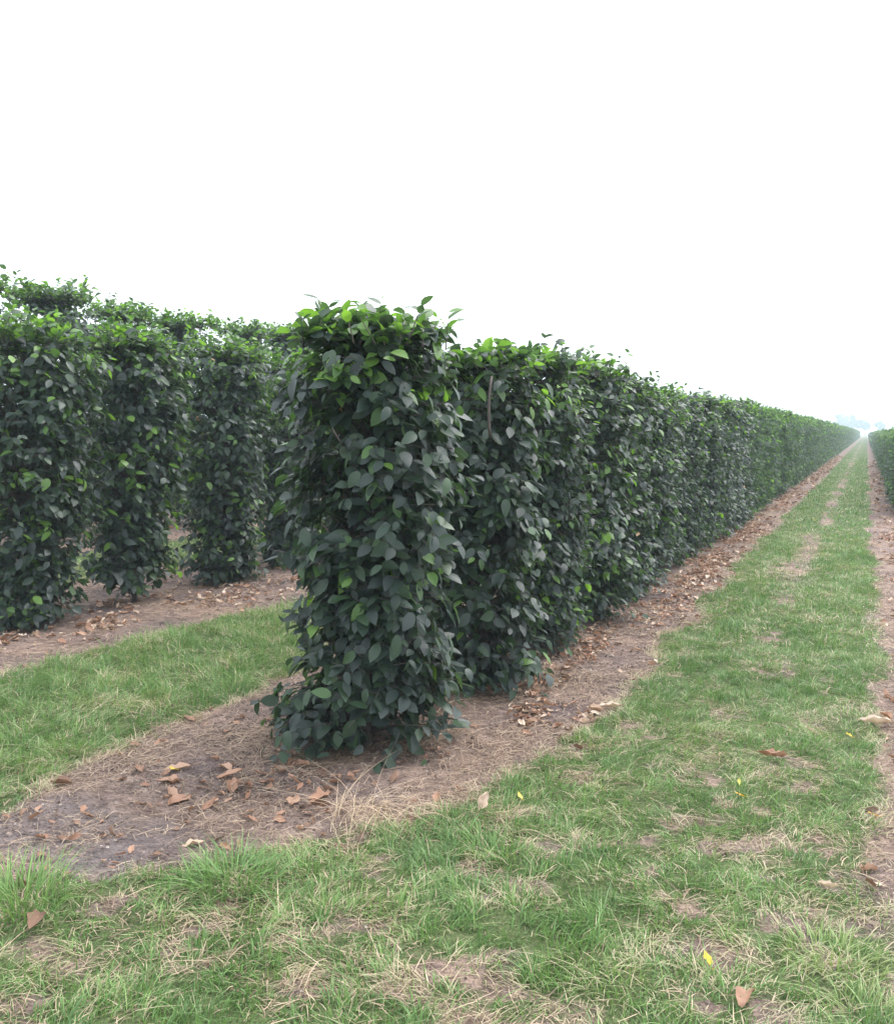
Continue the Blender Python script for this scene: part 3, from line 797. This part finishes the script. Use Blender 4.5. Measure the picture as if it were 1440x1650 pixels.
# ------------------------------------------------------------------ single fallen leaves
GL = 'single fallen leaves on bed and grass'
def fallen(x, y, L, az, curl, tint, label, mat=M_dead, tilt=0.0, lift=0.008, twist=.4):
    rr = np.random.default_rng(int((x * 977 + y * 131) * 100) & 0xffff)
    V, q = curled_leaf(rr, L * .95, curl, twist)
    g = Geo(); g.add(V, q, a=tint)
    g.tube(np.array([[0, -.5 * L, V[:, 2][1]], [0, -.62 * L, V[:, 2][1] + .002], [.01 * L, -.72 * L, V[:, 2][1] + .006]]), [.0014, .0011, .001], 5, a=tint * .7)
    o = obj('fallen_leaf', g.build('fallen_leaf', mat), None, (x, y, float(ground_z(x, y)) + lift))
    o.rotation_euler = (tilt, tilt * .5, az)
    uvl = o.data.uv_layers.new(name='UVMap')
    tag(o, label, 'fallen leaf', GL)
fallen(-2.54, 3.15, .13, 2.9, .5, .58, 'reddish brown dead leaf lying lowest of the cluster on the bare bed end')
fallen(-2.62, 3.20, .12, .9, .7, .66, 'reddish brown dead leaf lying crossed over the lowest of the bed-end cluster', tilt=.25)
fallen(-2.72, 3.30, .12, 1.9, .4, .62, 'flat rusty leaf above the crossed pair on the bed end')
fallen(-2.78, 3.44, .13, 2.4, .6, .7, 'pale rusty leaf at the top of the bed-end cluster, beside a yellow scrap')
fallen(-2.43, 3.36, .12, .6, .8, .55, 'rusty leaf in the small heap before the free-standing hornbeam, lying lowest', tilt=.2)
fallen(-2.50, 3.45, .13, 2.2, .6, .63, 'rusty leaf in the small heap before the free-standing hornbeam, on top', tilt=-.3, lift=.02)
fallen(-2.58, 3.52, .11, 1.2, .9, .68, 'curled tan leaf at the back of the small heap on the bed')
fallen(-2.33, 3.74, .13, 1.6, .5, .5, 'brown leaf under the foot of the free-standing hornbeam')
fallen(-2.03, 3.43, .12, 2.6, .7, .6, 'rusty leaf beside the dry straw tuft, the larger of two')
fallen(-2.10, 3.33, .10, .4, .6, .66, 'rusty leaf beside the dry straw tuft, the smaller of two')
fallen(-2.92, 3.34, .10, 1.0, .9, .45, 'dull brown leaf at the grass edge of the bare bed end')
fallen(-3.10, 3.05, .12, 2.0, 1.1, .3, 'dark curled leaf on the grass edge near the frame side')
fallen(-3.53, 4.28, .09, .3, .8, .64, 'brown leaf caught in the grass strip between the two rows')
fallen(-3.18, 4.02, .12, 1.2, .9, .42, 'brown leaf at the bed corner where the grass strip begins')
fallen(-2.21, 2.82, .09, 2.5, .5, .82, 'pale leaf scrap lying near the green tuft on the bed')
fallen(-0.33, 4.79, .15, 1.95, 1.35, .52, 'long curled orange brown leaf lying in the path grass', tilt=.12, lift=.03)
fallen(0.14, 5.68, .17, 1.6, 1.45, .97, 'big pale curled leaf by the bed at the frame edge', lift=.025)
fallen(0.19, 5.80, .12, .5, 1.2, .6, 'brown leaf behind the big pale curled one at the frame edge', lift=.02)
fallen(-0.34, 2.81, .055, .7, .35, .4, 'bright yellow leaf beside the bare patch at the bottom', M_yellow, .5, .035)
fallen(-0.41, 4.23, .045, 1.9, .3, .15, 'small orange yellow leaf in the path grass, below a paler one', M_yellow, .4, .03)
fallen(-0.43, 4.36, .045, .3, .4, .9, 'small pale yellow leaf in the path grass, above an orange one', M_yellow, .4, .03)
fallen(-1.26, 3.78, .045, 1.0, .3, .8, 'small lemon yellow leaf at the edge of grass and bed', M_yellow, .5, .03)
fallen(0.12, 4.28, .06, 2.2, .3, .0, 'orange leaf on the brown bed edge at the frame side', M_yellow, .4, .02)
fallen(0.01, 5.38, .04, 1.2, .3, .6, 'tiny yellow leaf in the grass near the big pale curled leaf', M_yellow, .4, .03)
fallen(-2.78, 3.40, .045, 1.8, .3, .7, 'small yellow scrap among the rusty leaves of the bed end', M_yellow, .2, .02)
fallen(-0.03, 3.50, .07, 1.5, 1.0, .93, 'pale crumpled leaf above the bare patch by the frame edge', lift=.03)
fallen(-0.22, 2.68, .10, 2.9, .9, .5, 'brown ribbed leaf on the dark bare patch at the bottom', lift=.02)
fallen(-1.36, 3.60, .09, .35, .8, .85, 'upright pale leaf stuck in the grass by the bed edge', tilt=1.0, lift=.05)
fallen(-2.25, 2.12, .13, .4, 1.1, .28, 'dark brown leaf sunk in the grass at the frame edge corner', lift=.03)
fallen(-1.66, 5.36, .09, 1.1, .5, .2, 'green leaf fallen on the bed beside the hedge foot', M_leaf, .3, .02)
fallen(-1.25, 5.32, .13, 2.0, 1.2, .95, 'pale curled leaf on the bed edge beside the path grass', lift=.015)
fallen(-1.31, 5.22, .12, 1.3, 1.1, .78, 'tan curled leaf next to the pale one on the bed edge', lift=.015)
fallen(-1.60, 4.78, .11, .6, .9, .9, 'tan leaf lying on straw at the foot of the second hornbeam', lift=.015)
fallen(-0.18, 5.36, .07, 2.0, 1.0, .9, 'small pale leaf standing in the grass of the path', tilt=.7, lift=.03)

# ------------------------------------------------------------------ tufts
def tuft(name, x, y, n, h, w, spread, tint, lean, mat, label, seed, drift=None):
    rng = np.random.default_rng(seed)
    r = spread * 1.5 * np.sqrt(rng.random(n)); a = rng.uniform(0, 6.283, n)
    bx, by = x + r * np.cos(a), y + r * np.sin(a)
    az = a + rng.normal(0, .5, n)
    if drift is not None: az = np.where(rng.random(n) < .55, drift + rng.normal(0, .55, n), rng.uniform(0, 6.283, n))
    v, f, t = blades(bx, by, h * rng.uniform(.45, 1.15, n), w * rng.uniform(.7, 1.2, n), np.abs(rng.normal(lean, .45, n)), az,
                     rng.uniform(*tint, n), rng, seg=5)
    o = obj(name, make_mesh(name, v - [x, y, 0], f, mat, attrs={'tint': t}), None, (x, y, 0))
    tag(o, label, 'grass tuft')
    return o
tuft('dry_grass_tuft', -1.80, 3.36, 130, .22, .0028, .085, (.82, 1.0), 2.0, M_straw, 'dry straw coloured grass tuft before the foot of the free-standing hornbeam', 1, drift=-.4)
tuft('grass_tuft', -1.92, 2.66, 420, .125, .0052, .10, (.0, .45), .9, M_grass, 'lush dark green grass tuft at the corner of the bare bed', 2)
tuft('grass_tuft', 0.0, 3.06, 240, .075, .0045, .10, (.55, .74), .9, M_grass, 'yellow green grass tuft by the bare patch at the frame edge', 3)
tuft('grass_tuft', 0.10, 2.78, 200, .075, .0045, .09, (.55, .76), .9, M_grass, 'yellow green grass tuft in the bottom corner of the frame', 4)
tuft('grass_tuft', -2.42, 2.22, 320, .15, .0050, .09, (.1, .6), .7, M_grass, 'upright green grass tuft at the frame edge beside the bed end', 5)

# ------------------------------------------------------------------ haze
m, N, L = new_mat('haze')
out = N.new('ShaderNodeOutputMaterial'); pv = N.new('ShaderNodeVolumePrincipled')
pv.inputs['Color'].default_value = (0.80, 0.93, 1.0, 1)
pv.inputs['Density'].default_value = 0.0016
pv.inputs['Anisotropy'].default_value = 0.0
L.new(pv.outputs[0], out.inputs['Volume'])
g = Geo()
x0, x1, y0, y1, z0, z1 = -905, 905, -165, 1005, -1.1, 14
g.add([(x0, y0, z0), (x1, y0, z0), (x1, y1, z0), (x0, y1, z0), (x0, y0, z1), (x1, y0, z1), (x1, y1, z1), (x0, y1, z1)],
      [(0, 3, 2, 1), (4, 5, 6, 7), (0, 1, 5, 4), (1, 2, 6, 5), (2, 3, 7, 6), (3, 0, 4, 7)])
tag(obj('haze', g.build('haze', m, False)), 'thin pale haze over the whole field', 'haze', kind='stuff')
